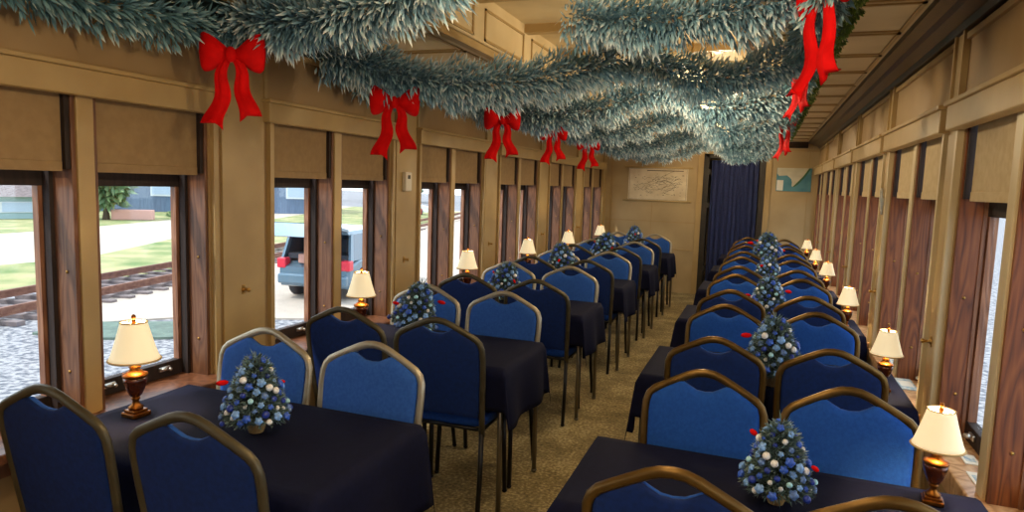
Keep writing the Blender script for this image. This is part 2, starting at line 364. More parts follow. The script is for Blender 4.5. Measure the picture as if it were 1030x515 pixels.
# curtain
cv = []; cf = []; nx = 120; nz = 14
for iz in range(nz + 1):
    for ix in range(nx + 1):
        u = ix / nx; z = .03 + (DZ - .10) * iz / nz
        ph = u * 2 * PI * 9 + .5 * math.sin(u * 11)
        cv.append((DX0 + .085 + (DX1 - DX0 - .15) * u, YE + .055 + .022 * math.sin(ph) * (1 - .25 * iz / nz) + .006 * math.sin(ph * 2.3 + iz * .3), z))
for iz in range(nz):
    for ix in range(nx):
        i = iz * (nx + 1) + ix; cf.append((i, i + 1, i + nx + 2, i + nx + 1))
c = thing('door_curtain', 'navy blue pleated curtain hanging across the doorway in the end wall', 'curtain', (0, 0, 0))
cb = MB(); cb.add(cv, cf, True); co = cb.build('curtain_fabric', M['curtain'], c); co.modifiers.new('thick', 'SOLIDIFY').thickness = .004
r_ = MB(); r_.tube([(DX0 + .05, YE + .055, DZ - .06), (DX1 - .05, YE + .055, DZ - .06)], .008); r_.build('curtain_rod', M['brass'], c)

# back wall behind the viewer
struct(MB().box(XL - WT, XR + WT, Y0 - .1, Y0, 0, 2.75).build('wall_back', M['wall']))

# cornices
def cornice(name, X, s, m):
    poly = [(X, ZC - .005), (X - s * .025, ZC), (X - s * .035, ZC + .022), (X - s * .085, ZC + .034), (X - s * .10, ZC + .05), (X - s * .15, ZC + .055), (X - s * .155, 2.20), (X, 2.20)]
    return struct(MB().prism(poly, 'y', Y0, YE).build(name, m))
cornice('trim_1', XL, -1, M['teal']); cornice('trim_2', XR, 1, M['cornice'])
poly = [(YE, ZC - .005), (YE - .02, ZC), (YE - .05, ZC + .03), (YE - .06, 2.20), (YE, 2.20)]
struct(MB().prism(poly, 'x', XL + .15, XR - .15).build('trim_3', M['cornice']))
# ceiling: side decks and raised clerestory
CX0, CX1, CZ, CT = -1.42, -.14, 2.19, 2.46
c = MB()
c.box(XL - WT, CX0, Y0, YE + .1, CZ, CZ + .03); c.box(CX1, XR + WT, Y0, YE + .1, CZ, CZ + .03)
c.box(CX0 - .02, CX0, Y0, YE, CZ, CT); c.box(CX1, CX1 + .02, Y0, YE, CZ, CT); c.box(CX0 - .02, CX1 + .02, Y0, YE + .1, CT, CT + .04)
c.box(CX0, CX1, YE - .35, YE - .33, CZ, CT)
c.box(CX0, CX1, YE - .35, YE + .1, CZ, CZ + .03)
ceil = struct(c.build('ceiling', M['ceiling']))
mo = MB()
for X0, X1 in ((CX1 + .10, XR - .17), (XL + .17, CX0 - .10)):
    y = -1.7
    while y < 9.5:
        y1 = min(y + .50, 9.75)
        for (a, b, p, q) in ((X0, X1, y, y + .016), (X0, X1, y1 - .05, y1 - .034), (X0, X0 + .016, y, y1 - .034), (X1 - .016, X1, y, y1 - .034)):
            mo.box(a, b, p, q, CZ - .007, CZ)
        y += .50
mo.box(CX0 - .03, CX0 + .012, Y0, YE - .35, CZ - .02, CZ + .02); mo.box(CX1 - .012, CX1 + .03, Y0, YE - .35, CZ - .02, CZ + .02)
y = .2
while y < 9.5:
    mo.box(CX0, CX1, y, y + .07, CT - .05, CT); y += .744
for X0 in (CX0, CX1 - .008):
    y = -1.9
    while y < 9.3:
        for (p, q, z0, z1) in ((y, y + .6, CZ + .045, CZ + .057), (y, y + .6, CT - .072, CT - .06), (y, y + .012, CZ + .045, CT - .06), (y + .588, y + .6, CZ + .045, CT - .06)):
            mo.box(X0, X0 + .008, p, q, z0, z1)
        y += .744
mo.build('ceiling_moulding', M['trim'], ceil)

# unseen ceiling lamps added in the clerestory to brighten the interior
M['fill_dome'] = mat('fill_lamp_glass', srgb(255, 226, 170), .4, emit=1.6)
for i, y in enumerate((-.9, .5, 1.6, 3.7, 4.85, 6.15, 7.7, 9.1)):
    t = thing('fill_lamp', 'added unseen fill lamp hung behind the ceiling garlands, %s from the near end' % ['first', 'second', 'third', 'fourth', 'fifth', 'sixth', 'seventh', 'last'][i], 'fill lamp', (-.40, y, CT), 0, 'added ceiling fill lamps')
    MB().lathe([(.0001, 0), (.085, 0), (.085, -.02), (.07, -.028), (.0001, -.028)]).build('fill_lamp_base', M['brass'], t)
    MB().lathe([(.006, -.32), (.006, -.02)], seg=8).build('fill_lamp_stem', M['brass'], t)
    MB().lathe([(.0001, -.31), (.04, -.315), (.065, -.335), (.07, -.36), (.055, -.39), (.03, -.402), (.0001, -.405)]).build('fill_lamp_dome', M['fill_dome'], t)
    ld = bpy.data.lights.new('fill_light', 'POINT'); ld.energy = FILL_LAMP_W; ld.color = (1, .80, .52); ld.shadow_soft_size = .05
    lo = bpy.data.objects.new('fill_light', ld); C.objects.link(lo); lo.parent = t; lo.location = (0, 0, -.47)

# ------------------------------------------------------------------ chairs
def chair_proto():
    t = thing('banquet_chair', 'x', 'chair')
    tilt = math.atan2(.075, .5)
    def B(u, v, w=0):     # point on the reclined back plane; w>0 towards the sitter
        return (u, -.02 - v * math.sin(tilt) + w * math.cos(tilt), .42 + v * math.cos(tilt) + w * math.sin(tilt))
    half = [(-.192, -.03), (-.196, .06), (-.201, .16), (-.206, .26), (-.208, .33), (-.206, .375), (-.196, .402), (-.178, .42), (-.145, .437), (-.10, .459), (-.06, .478), (-.03, .488), (0, .491)]
    path = half + [(-u, v) for u, v in half[-2::-1]]
    MB().tube([B(u, v) for u, v in path], .0142, 10, up=Vector((0, 1, 0)), r2=.011).build('back_frame', M['frame_n'], t)
    # pad outline with a dipped grip hole under the crown
    ph = [(-.181, .055), (-.184, .1), (-.189, .2), (-.193, .30), (-.194, .345), (-.191, .380), (-.183, .402), (-.15, .424), (-.115, .443), (-.088, .455), (-.073, .456), (-.054, .446), (-.028, .434), (0, .431)]
    out = ph + [(-u, v) for u, v in ph[-2::-1]]
    def pad(sgn, th, w0):
        m = MB(); n = len(out); vs = []; cx, cy = 0, .2
        levels = [(1, 0), (1, .35), (.985, .7), (.95, .93), (.85, 1.02), (.6, 1.1), (.3, 1.13)]
        for sc, w in levels:
            for u, v in out: vs.append(B(cx + (u - cx) * sc, cy + (v - cy) * sc, sgn * (w0 + th * w)))
        fs = [(i * n + k, i * n + (k + 1) % n, (i + 1) * n + (k + 1) % n, (i + 1) * n + k) for i in range(len(levels) - 1) for k in range(n)]
        vs.append(B(cx, cy, sgn * (w0 + th * 1.14))); c = len(vs) - 1; b0 = (len(levels) - 1) * n
        fs += [(b0 + k, b0 + (k + 1) % n, c) for k in range(n)] + [tuple(range(n))]
        m.add(vs, fs, True); return m
    pad(1, .02, .0).build('backrest', M['blue_front'], t)
    pad(-1, .011, .0005).build('back_panel', M['blue_back'], t)
    # seat
    m = MB(); prof = [(.94, .418), (1, .425), (1, .452), (.985, .465), (.93, .474), (.7, .479), (.3, .481)]; n = 36; vs = []
    for sc, z in prof:
        for k in range(n):
            a = 2 * PI * k / n; ca, sa = math.cos(a), math.sin(a); p = .35
            x = math.copysign(abs(ca) ** p, ca) * .205 * sc; y = .148 + math.copysign(abs(sa) ** p, sa) * .152 * sc
            x *= 1 - .05 * (.30 - y) / .30; vs.append((x, y, z))
    fs = [(i * n + k, i * n + (k + 1) % n, (i + 1) * n + (k + 1) % n, (i + 1) * n + k) for i in range(len(prof) - 1) for k in range(n)] + [tuple(range(n)), tuple(6 * n + k for k in range(n))]
    m.add(vs, fs, True); m.build('seat', M['blue_seat'], t)
    r = MB(); r.tube([(-.185, .01, .408), (-.185, .28, .408), (.185, .28, .408), (.185, .01, .408)], .010, 6, closed=True); r.build('seat_frame', M['leg'], t)
    for sx in (-1, 1):
        l = MB(); l.tube([(sx * .19, .27, .41), (sx * .196, .28, .2), (sx * .20, .29, .008)], .0115, 8); l.ball((sx * .20, .29, .010), .014, 8, 5, (1, 1, .7)); l.build('leg', M['leg'], t)
        l = MB(); l.tube([(sx * .192, -.018, .41), (sx * .197, -.038, .2), (sx * .203, -.075, .008)], .0115, 8); l.ball((sx * .203, -.075, .010), .014, 8, 5, (1, 1, .7)); l.build('leg', M['leg'], t)
    return t
chair = chair_proto(); register(chair)
used = False
Lback = [1.22, 2.56, 3.92, 5.21, 6.52, 7.86]; Lfront = [2.06, 3.38, 4.71, 6.01, 7.33, 8.82]
Rback = [1.40, 2.77, 4.17, 5.55, 6.95, 8.30]; Rfront = [2.22, 3.61, 4.98, 6.36, 7.74, 9.15]
YO = .10
def put_chair(x, ytop, front, side, lane, k):
    global used
    look = 'blue-fronted' if front else 'navy-backed'
    lab = '%s banquet chair, %s side, %s edge of the %s %s-hand table' % (look, lane, 'far' if front else 'near', ORD[k], side)
    sc = (1, 1, 1) if side == 'left' else (.9, 1, 1)
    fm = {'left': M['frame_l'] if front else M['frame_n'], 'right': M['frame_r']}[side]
    sw = {'back_frame': fm}
    if side == 'right': sw['backrest'] = M['blue_front_r']
    jit = random.uniform(-.012, .012)
    if front: loc = (x, ytop - .095, 0); rz = PI + random.uniform(-.02, .02)
    else: loc = (x, ytop + .09, 0); rz = random.uniform(-.02, .02)
    o = dup(chair, loc, rz, lab, sc, sw)
    o['group'] = 'banquet chairs on the %s of the aisle' % side
for k in range(6):
    for x, lane in ((-1.283, 'aisle'), (-1.757, 'window')):
        put_chair(x - (.03 if k == 0 and lane == 'window' else 0), Lback[k], False, 'left', lane, k); put_chair(x, Lfront[k], True, 'left', lane, k)
    for x, lane in ((-.15, 'aisle'), (.29, 'window')):
        put_chair(x + (.012 if lane == 'aisle' else 0), Rback[k] + (.045 if k == 0 and lane == 'window' else 0), False, 'right', lane, k); put_chair(x + (.012 if lane == 'aisle' else 0), Rfront[k] + (.015 if k == 0 else 0), True, 'right', lane, k)
for o in [chair] + KID[chair.name]: bpy.data.objects.remove(o)

# ------------------------------------------------------------------ tables and cloths
def table(x0, x1, y0, y1, side, k):
    cx, cy = (x0 + x1) / 2, (y0 + y1) / 2; w, l = (x1 - x0) / 2, (y1 - y0) / 2
    t = thing('dining_table', 'steel-legged dining table hidden under the navy cloth, %s on the %s' % (ORD[k], side), 'table', (cx, cy, 0), 0, 'dining tables on the %s' % side)
    MB().box(-w, w, -l, l, .657, .685, .004).build('tabletop', M['table_top'], t)
    r = MB()
    for sy in (-1, 1): r.box(-w + .03, w - .03, sy * (l - .085) - .01, sy * (l - .085) + .01, .63, .657)
    r.build('apron_rail', M['table_leg'], t)
    for sx in (-1, 1):
        for sy in (-1, 1):
            lg = MB(); xx = sx * (w - .012); yy = sy * (l - .03)
            lg.tube([(xx - sx * .006, yy, .657), (xx, yy, .008)], .0125, 8); lg.ball((xx, yy, .012), .016, 8, 5, (1, 1, .7)); lg.build('leg', M['table_leg'], t)
    # cloth
    d = .27; dw = .06      # overhang; little room on the window side
    sgn = -1 if side == 'left' else 1
    e = .012; n = 9
    ax = lambda a, b, m: [a + (b - a) * i / m for i in range(m)]
    xa = d if sgn > 0 else dw; xb = dw if sgn > 0 else d
    us = ax(-w - xa, -w, n) + ax(-w, w, 26) + ax(w, w + xb, n) + [w + xb]
    dy = .19; vs_ = ax(-l - dy, -l, n) + ax(-l, l, 18) + ax(l, l + dy, n) + [l + dy]
    V = []
    seed = k * 3.1 + (9 if side == 'left' else 0)
    for v in vs_:
        for u in us:
            ex = max(abs(u) - w, 0); ey = max(abs(v) - l, 0); sx = math.copysign(1, u); sy = math.copysign(1, v)
            x = max(-w, min(w, u)); y = max(-l, min(l, v)); z = .6885
            if ex > 0 and ey > 0:
                r = math.hypot(ex, ey); a = math.atan2(ey, ex); pin = math.sin(2 * a)
                z -= r * .97 * (1 if True else 0)
                out = r * .10
                x += sx * (e + out * math.cos(a) + pin * r * .04); y += sy * (e + out * math.sin(a) * .35)
            elif ex > 0:
                z -= ex; x += sx * (e + ex * (.09 + .06 * math.sin(v * 17 + seed)))
            elif ey > 0:
                z -= ey; y += sy * (e + ey * (.01 + .01 * math.sin(u * 15 + seed)))
            else:
                z += .0012 * math.sin(u * 9 + seed) * math.sin(v * 11)
            V.append((x, y, z))
    nu = len(us); F = [(j * nu + i, j * nu + i + 1, (j + 1) * nu + i + 1, (j + 1) * nu + i) for j in range(len(vs_) - 1) for i in range(nu - 1)]
    m = MB(); m.add(V, F, True); c = m.build('tablecloth', M['cloth']); c.location = (cx, cy, 0)
    c.modifiers.new('thick', 'SOLIDIFY').thickness = .002
    tag(c, 'dark navy tablecloth draped over the %s table on the %s of the aisle' % (ORD[k], side), 'tablecloth', 'navy tablecloths on the %s' % side)
for k in range(6):
    # table fills the gap between the two backrests
    table(-2.03, -1.02, Lback[k] + .125, Lfront[k] - .125, 'left', k)
    table(-.455, .60, Rback[k] + (.195 if k == 0 else .125), Rfront[k] - .125, 'right', k)

# ------------------------------------------------------------------ table lamps
def lamp_proto():
    t = thing('table_lamp', 'x', 'lamp')
    b = MB(); b.box(-.030, .030, -.030, .030, 0, .014, .003); b.box(-.024, .024, -.024, .024, .014, .022, .002)
    b.lathe([(.020, .022), (.022, .030), (.012, .038), (.009, .050), (.014, .056), (.010, .062)], seg=20); b.build('lamp_foot', M['brass_dark'], t)
    MB().lathe([(.010, .060), (.018, .068), (.027, .088), (.033, .112), (.034, .122), (.028, .126)], seg=24).build('lamp_body', M['lamp_body'], t)
    n = MB(); n.lathe([(.031, .122), (.036, .128), (.036, .134), (.026, .138), (.014, .150), (.018, .156), (.010, .163), (.006, .170), (.006, .30), (.003, .306)], seg=20); n.build('lamp_neck', M['brass_dark'], t)
    s = MB(); prof = []; seg = 48; vs = []
    for i in range(9):
        u = i / 8; r = .076 - .037 * u ** .85; z = .165 + .118 * u; prof.append((r * .95, z + .014))
    for inner in (0, 1):
        P_ = prof if not inner else [(r - .002, z) for r, z in prof[::-1]]
        for r, z in P_:
            for k in range(seg):
                a = 2 * PI * k / seg; rr = r * (1 + (.012 if k % 6 == 0 else 0)); vs.append((rr * math.cos(a), rr * math.sin(a), z))
    R = 18; fs = [(i * seg + k, i * seg + (k + 1) % seg, ((i + 1) % R) * seg + (k + 1) % seg, ((i + 1) % R) * seg + k) for i in range(R) for k in range(seg)]
    s.add(vs, fs, True); so = s.build('lamp_shade', M['lampshade'], t)
    tr = MB(); tr.tube([(.0727 * math.cos(a * PI / 16), .0727 * math.sin(a * PI / 16), .180) for a in range(32)], .0032, 6, closed=True)
    tr.build('shade_trim', M['lampshade_trim'], so)
    tr = MB(); tr.tube([(.038 * math.cos(a * PI / 12), .038 * math.sin(a * PI / 12), .297) for a in range(24)], .002, 6, closed=True)
    tr.build('shade_ring', M['lampshade_trim'], so)
    f = MB(); f.ball((0, 0, .312), .007, 10, 8, (1, 1, 1.3)); f.box(-.039, .039, -.001, .001, .295, .297); f.build('finial', M['brass_dark'], t)
    return t
lp = lamp_proto(); register(lp)
for k, (x, y) in enumerate([(-1.91, 1.60), (-1.97, 3.03), (-1.97, 4.40), (-1.96, 5.70), (-1.95, 7.0), (-1.93, 8.45)]):
    o = dup(lp, (x, y, .690), random.uniform(-.2, .2), 'cream-shaded brass table lamp on the %s table by the left windows' % ORD[k], (1.07, 1.07, 1.07)); o['group'] = 'table lamps along the left windows'
for k, (x, y) in enumerate([(.478, 2.01), (.525, 3.12), (.52, 4.45), (.53, 6.0), (.53, 7.3), (.53, 8.75)]):
    o = dup(lp, (x, y, .690), random.uniform(-.2, .2), 'cream-shaded brass table lamp on the %s table by the right windows' % ORD[k], (.86, .86, .86)); o['group'] = 'table lamps along the right windows'
for o in [c for c in KID.get('lamp_shade', [])] + [lp] + KID[lp.name]: bpy.data.objects.remove(o)
for o in [o for o in bpy.data.objects if o.name.startswith('table_lamp')]:      # the bulb inside every shade
    ld = bpy.data.lights.get('bulb') or bpy.data.lights.new('bulb', 'POINT'); ld.energy = BULB_W; ld.color = (1, .80, .54); ld.shadow_soft_size = .015
    lo = bpy.data.objects.new('bulb', ld); C.objects.link(lo); lo.parent = o; lo.location = (.014, 0, .262)

# ------------------------------------------------------------------ needles, trees, garlands
def needles(name, m, P0, D, L, wid, tips, parent=None):
    """P0 Nx3 roots, D Nx3 unit directions, L N lengths, tips N frost amount -> one mesh of 2-sided blades"""
    N = len(P0); ref = rng.normal(size=(N, 3)); S = np.cross(D, ref); S /= np.linalg.norm(S, axis=1)[:, None] + 1e-9
    w = wid[:, None] if hasattr(wid, '__len__') else wid
    mid = P0 + D * (L * .5)[:, None]
    V = np.stack([P0 - S * w * .3, P0 + S * w * .3, mid + S * w, P0 + D * L[:, None], mid - S * w], 1).reshape(-1, 3)
    me = bpy.data.meshes.new(name); me.vertices.add(N * 5); me.vertices.foreach_set('co', V.ravel())
    idx = np.arange(N * 5).reshape(N, 5); me.loops.add(N * 5); me.loops.foreach_set('vertex_index', idx.ravel())
    me.polygons.add(N); me.polygons.foreach_set('loop_start', np.arange(N) * 5); me.polygons.foreach_set('loop_total', np.full(N, 5))
    me.materials.append(m); at = me.attributes.new('tip', 'FLOAT', 'POINT')
    tv = np.stack([tips * .15, tips * .15, tips * .6, tips, tips * .6], 1); at.data.foreach_set('value', tv.ravel().astype(np.float32))
    me.update(); me.validate(); o = bpy.data.objects.new(name, me); C.objects.link(o)
    if parent: o.parent = parent
    return o

def tree_proto():
    t = thing('tabletop_tree', 'x', 'christmas tree')
    H, R = .17, .086; z0 = .042
    N = 5200; u = rng.random(N) ** .8; ang = rng.random(N) * 2 * PI
    # u: 0 bottom .. 1 top, scalloped tiers
    h = 1 - np.sqrt(rng.random(N)); r = R * (1 - h) ** .62 * (.93 + .1 * np.sin(h * 26)) * np.where(rng.random(N) < .75, 1, rng.random(N) ** .5)
    z = z0 + h * H; P0 = np.stack([r * np.cos(ang) * .8, r * np.sin(ang) * .8, z], 1)
    D = np.stack([np.cos(ang), np.sin(ang), .15 + .5 * h], 1) + rng.normal(size=(N, 3)) * .45; D /= np.linalg.norm(D, axis=1)[:, None]
    needles('foliage', M['tree_needle'], P0, D, .017 + .014 * rng.random(N), .0019, np.clip(rng.normal(.55, .3, N), 0, 1), t)
    MB().lathe([(.0001, .0), (.006, .0), (.006, z0 + .02), (.05, z0 + .004), (.056, z0 + .01), (.03, z0 + .07), (.008, z0 + .15), (.0001, z0 + .165)], seg=12).build('branch_core', M['pot_core'], t)
    p = MB(); p.lathe([(.0001, 0), (.019, 0), (.023, .010), (.029, .044), (.024, .046), (.0001, .046)], seg=14, smooth=False); p.build('pot', M['pot'], t)
    f = MB(); f.prism([(-.014, 0.004), (.010, 0), (.016, .044), (-.010, .046)], 'y', -.032, -.026); f.build('foil_tag', M['pot_green'], t)
    protos = {}
    for nm in ('royal', 'deep', 'sky', 'steel', 'white', 'aqua'):
        b = MB()
        b.ball((0, 0, 0), .0098, 9, 7, (1, 1, .85))
        if nm in ('sky', 'steel', 'royal'):
            for k in range(5):
                a = 2 * PI * k / 5; b.ball((.007 * math.cos(a), .007 * math.sin(a), .001), .0054, 6, 5, (1, 1, .8))
        protos[nm] = b.build('bauble', M['ball_' + nm])
    cyc = ['royal', 'sky', 'deep', 'steel', 'white', 'royal', 'sky', 'aqua', 'deep', 'steel', 'sky', 'royal', 'white', 'sky']
    N = 98
    for i in range(N):
        hh = 1 - ((i + .5) / N) ** .6; a = i * 2.39996; rr = R * (1 - hh) ** .62 * (1.0 + .1 * math.sin(i * 1.7)) + .002
        o = protos[cyc[(i * 5 + i // 7) % len(cyc)]].copy(); C.objects.link(o); o.parent = t
        o.location = (rr * math.cos(a), rr * math.sin(a), z0 + hh * H + .004); s = .62 + .52 * ((i * 37) % 11) / 11
        o.scale = (s, s, s); o.rotation_euler = (0, 1.1, a)
    for o in protos.values(): bpy.data.objects.remove(o)
    for (a, z, s) in ((-2.6, .075, 1), (.15, .11, 1.2)):
        cx, cy = .088 * math.cos(a), .088 * math.sin(a)
        b = MB(); b.ball((cx, cy, z + z0), .008 * s, 8, 6, (1.7, .6, .8)); b.build('red_berry', M['red'], t)
    return t
M['pot_core'] = mat('dark_branches', srgb(40, 52, 44), .9)
tp = tree_proto(); register(tp)
def put_tree(x, y, s, side, k, lean=(0, 0)):
    w = 'upright' if side == 'right' else 'leaning'
    if side == 'left' and k == 0: w = 'upright'
    o = dup(tp, (x, y, .690), (lean[0], lean[1], random.uniform(0, 6)), 'blue and white %s miniature Christmas tree on the %s %s-hand table' % (w, ORD[k], side), (s, s, s * 1.0))
    o['group'] = 'tabletop Christmas trees on the %s' % side
for k, (x, y, s) in enumerate([(.084, 1.83, 1.04), (.085, 2.98, 1.40), (.072, 4.45, 1.38), (.075, 5.90, 1.42), (.075, 7.3, 1.9), (.075, 8.7, 1.5)]): put_tree(x, y, s, 'right', k)
for k, (x, y, s, ly) in enumerate([(-1.46, 1.655, 1.16, 0), (-1.70, 3.08, 1.36, .22), (-1.68, 4.38, 1.35, .36), (-1.60, 5.65, 1.6, .36), (-1.55, 6.95, 1.7, .36), (-1.48, 8.4, 1.6, 0)]): put_tree(x, y, s, 'left', k, (0, ly))
for o in [tp] + KID[tp.name]: bpy.data.objects.remove(o)

def garland(name, label, pts, R, mname, dens=1500, frost=.55, sag=True):
    pts = [np.array(p, float) for p in pts]
    seg = [np.linalg.norm(pts[i + 1] - pts[i]) for i in range(len(pts) - 1)]; Ltot = sum(seg); cum = np.concatenate([[0], np.cumsum(seg)])
    N = int(Ltot * dens); s = rng.random(N) * Ltot; A = np.array(pts)
    # tufts: needles gather in fans hanging at intervals
    P0 = np.stack([np.interp(s, cum, A[:, i]) for i in range(3)], 1); P1 = np.stack([np.interp(np.minimum(s + .02, Ltot), cum, A[:, i]) for i in range(3)], 1)
    T = P1 - np.stack([np.interp(np.maximum(s - .02, 0), cum, A[:, i]) for i in range(3)], 1); T /= np.linalg.norm(T, axis=1)[:, None] + 1e-9
    up = np.array([0, 0, 1.]); Sd = np.cross(T, up); Sd /= np.linalg.norm(Sd, axis=1)[:, None] + 1e-9; U = np.cross(Sd, T)
    th = rng.random(N) * 2 * PI; rad = Sd * np.cos(th)[:, None] + U * np.sin(th)[:, None]
    q_ = rng.random(N); rr = R * (.05 + .70 * q_); lump = 1 + .22 * np.sin(s * 23 + 1.3 * np.sin(s * 7)) + .12 * np.sin(s * 61)
    P0 = P0 + rad * (rr * lump)[:, None]
    D = rad + T * .45 + rng.normal(size=(N, 3)) * .28; D[:, 2] -= .35; D /= np.linalg.norm(D, axis=1)[:, None]
    L = R * (.24 + .34 * rng.random(N))
    clump = .5 + .5 * np.sin(s * 9 + th * 1.0 + 2 * np.sin(s * 3.3))
    tips = np.clip(frost * (.08 + .92 * q_ ** 1.1) * (.45 + 1.1 * clump) + rng.normal(.15, .24, N), 0, 1)
    g = needles(name, M[mname], P0, D, L, .0036 + .0028 * rng.random(N), tips)
    tag(g, label, 'garland', 'ceiling garlands'); return g
def swag(a, b, dip, n=18):
    a, b = Vector(a), Vector(b)
    return [tuple(a.lerp(b, i / n) - Vector((0, 0, dip * 4 * (i / n) * (1 - i / n)))) for i in range(n + 1)]
# runs along the left cornice and the right-hand ceiling edge
GX, GR, GM = -2.10, .13, -.62
for nm, ya, yb, dp in (('nearest', .8, 2.42, .075), ('second', 3.0, 4.0, .10), ('third', 4.9, 5.65, .07), ('fourth', 6.3, 7.0, .06), ('farthest', 7.7, 9.4, .05)):
    garland('garland', 'teal fir garland swag hung along the left cornice, %s from the camera' % nm, swag((GX, ya, 2.12), (GX, yb, 2.12), dp), .105, 'tinsel_teal', 2600, .5)
lp_ = [(GR, .9 + .1 * i, 2.10 - .02 * math.sin(i)) for i in range(88)]
garland('garland', 'frosted teal garland running lengthwise along the right part of the ceiling', lp_, .085, 'tinsel_teal', 2400, .5)
lp_ = [(GR + .105, 1.2 + .1 * i, 2.14) for i in range(76)]
garland('garland', 'green fir garland strip at the right edge of the ceiling garlands', lp_, .042, 'tinsel_green', 2200, .5)
SW = [((GX + .06, 2.25, 2.12), (-.98, 2.0, 2.15), .05, .13, (-.74, 2.6, 2.15), (.16, 2.35, 2.15), .055, .115),
      ((GX + .06, 2.8, 2.10), (GM, 3.3, 2.14), .15, .135, (GM, 3.3, 2.14), (.12, 3.2, 2.12), .125, .11),
      ((GX + .06, 4.2, 2.10), (GM, 4.25, 2.13), .16, .135, (GM, 4.25, 2.13), (.12, 4.2, 2.12), .14, .115),
      ((GX + .06, 5.4, 2.10), (GM, 5.5, 2.12), .17, .12, (GM, 5.5, 2.12), (.12, 5.5, 2.12), .16, .12),
      ((GX + .06, 6.9, 2.10), (GM, 7.1, 2.12), .18, .125, (GM, 7.1, 2.12), (.12, 6.9, 2.12), .18, .12),
      ((GX + .06, 8.4, 2.10), (GM, 8.5, 2.12), .18, .125, (GM, 8.5, 2.12), (.12, 8.4, 2.12), .20, .12)]
for i, (a0, b0, d0, r0, a1, b1, d1, r1) in enumerate(SW):
    garland('garland', 'white-tipped teal tinsel swag on the left half of the ceiling, %s from the camera' % ORD[i], swag(a0, b0, d0), r0, 'tinsel', 4600, 1.0)
    garland('garland', 'white-tipped teal tinsel swag on the right half of the ceiling, %s from the camera' % ORD[i], swag(a1, b1, d1), r1, 'tinsel', 4600, 1.0)

# ------------------------------------------------------------------ bows
def bow_proto():
    t = thing('ribbon_bow', 'x', 'bow')
    # faces -y ; knot at origin ; width .28
    for sx in (-1, 1):
        m = MB(); n = 14; k = 12; vs = []
        for i in range(n + 1):
            u = i / n; hgt = .022 + .066 * math.sin(min(1, u * 1.05) * PI * .5) ** 1.3; dep = .008 + .034 * math.sin(u * PI) ** .7
            hgt *= (1 - .12 * max(0, u - .85) / .15)
            for j in range(k):
                a = 2 * PI * j / k; fold = 1 + .07 * math.sin(j * PI * .9 + u * 3)
                x = sx * (.012 + .128 * u) ; z = .012 * u + hgt * math.sin(a) * fold; y = -dep * math.cos(a) * fold
                if i == n: x += sx * .004 * math.cos(a * 2)
                vs.append((x, y, z))
        fs = [(i * k + j, i * k + (j + 1) % k, (i + 1) * k + (j + 1) % k, (i + 1) * k + j) for i in range(n) for j in range(k)] + [tuple(range(k)), tuple(n * k + j for j in range(k))]
        m.add(vs, fs, True); m.build('bow_loop', M['red'], t)
    MB().ball((0, -.022, -.004), .030, 14, 10, (.82, .8, 1.15)).build('bow_knot', M['red'], t)
    for sx, ln in ((-1, .30), (1, .26)):
        m = MB(); n = 22; k = 6; vs = []
        for side in (0, 1):
            for i in range(n + 1):
                u = i / n; cxm = sx * (.016 + .062 * u ** .8 + .012 * math.sin(u * 9)); w = .020 + .030 * u
                for j in range(k + 1):
                    q = j / k - .5; z = -.02 - ln * u
                    if i == n: z += .030 * (1 - abs(q) * 2) + (.03 * q * sx)
                    vs.append((cxm + q * 2 * w, -.014 - .022 * math.sin(u * 8.5 + sx) * u - .006 * math.cos(q * PI * 3) + side * .003, z))
        W = k + 1; o = (n + 1) * W
        fs = [(i * W + j, i * W + j + 1, (i + 1) * W + j + 1, (i + 1) * W + j) for i in range(n) for j in range(k)]
        fs += [tuple(v + o for v in f[::-1]) for f in fs]
        fs += [(i * W, (i + 1) * W, o + (i + 1) * W, o + i * W) for i in range(n)] + [(i * W + k, o + i * W + k, o + (i + 1) * W + k, (i + 1) * W + k) for i in range(n)]
        fs += [(n * W + j, n * W + j + 1, o + n * W + j + 1, o + n * W + j) for j in range(k)]
        m.add(vs, fs, True); m.build('ribbon_tail', M['red'], t)
    return t
bp_ = bow_proto(); register(bp_)
for k, (y, s, z) in enumerate([(2.076, .86, 1.955), (2.89, .84, 1.875), (4.06, .82, 1.905), (5.25, .78, 1.92), (6.72, .84, 1.93)]):
    o = dup(bp_, ((-1.93, -1.70, -1.60, -1.62, -1.70)[k], y, z), math.atan2(1.0, 2.4), 'red velvet bow with two tails on the left cornice garland, %s from the camera' % (ORD[k] if k < 4 else 'farthest'), (s, s, s)); o['group'] = 'red bows along the left'
for k, (x, y, s, z) in enumerate([(.13, 2.22, 1.0, 2.11), (.13, 3.45, .85, 2.12), (.13, 5.7, 1.0, 2.08)]):
    o = dup(bp_, (x, y, z), -PI / 2 + .45, 'red ribbon bow seen edge-on under the right ceiling garland, %s from the camera' % ['nearest', 'middle one', 'farthest'][k], (s, s, s)); o['group'] = 'red bows along the right'
for o in [bp_] + KID[bp_.name]: bpy.data.objects.remove(o)

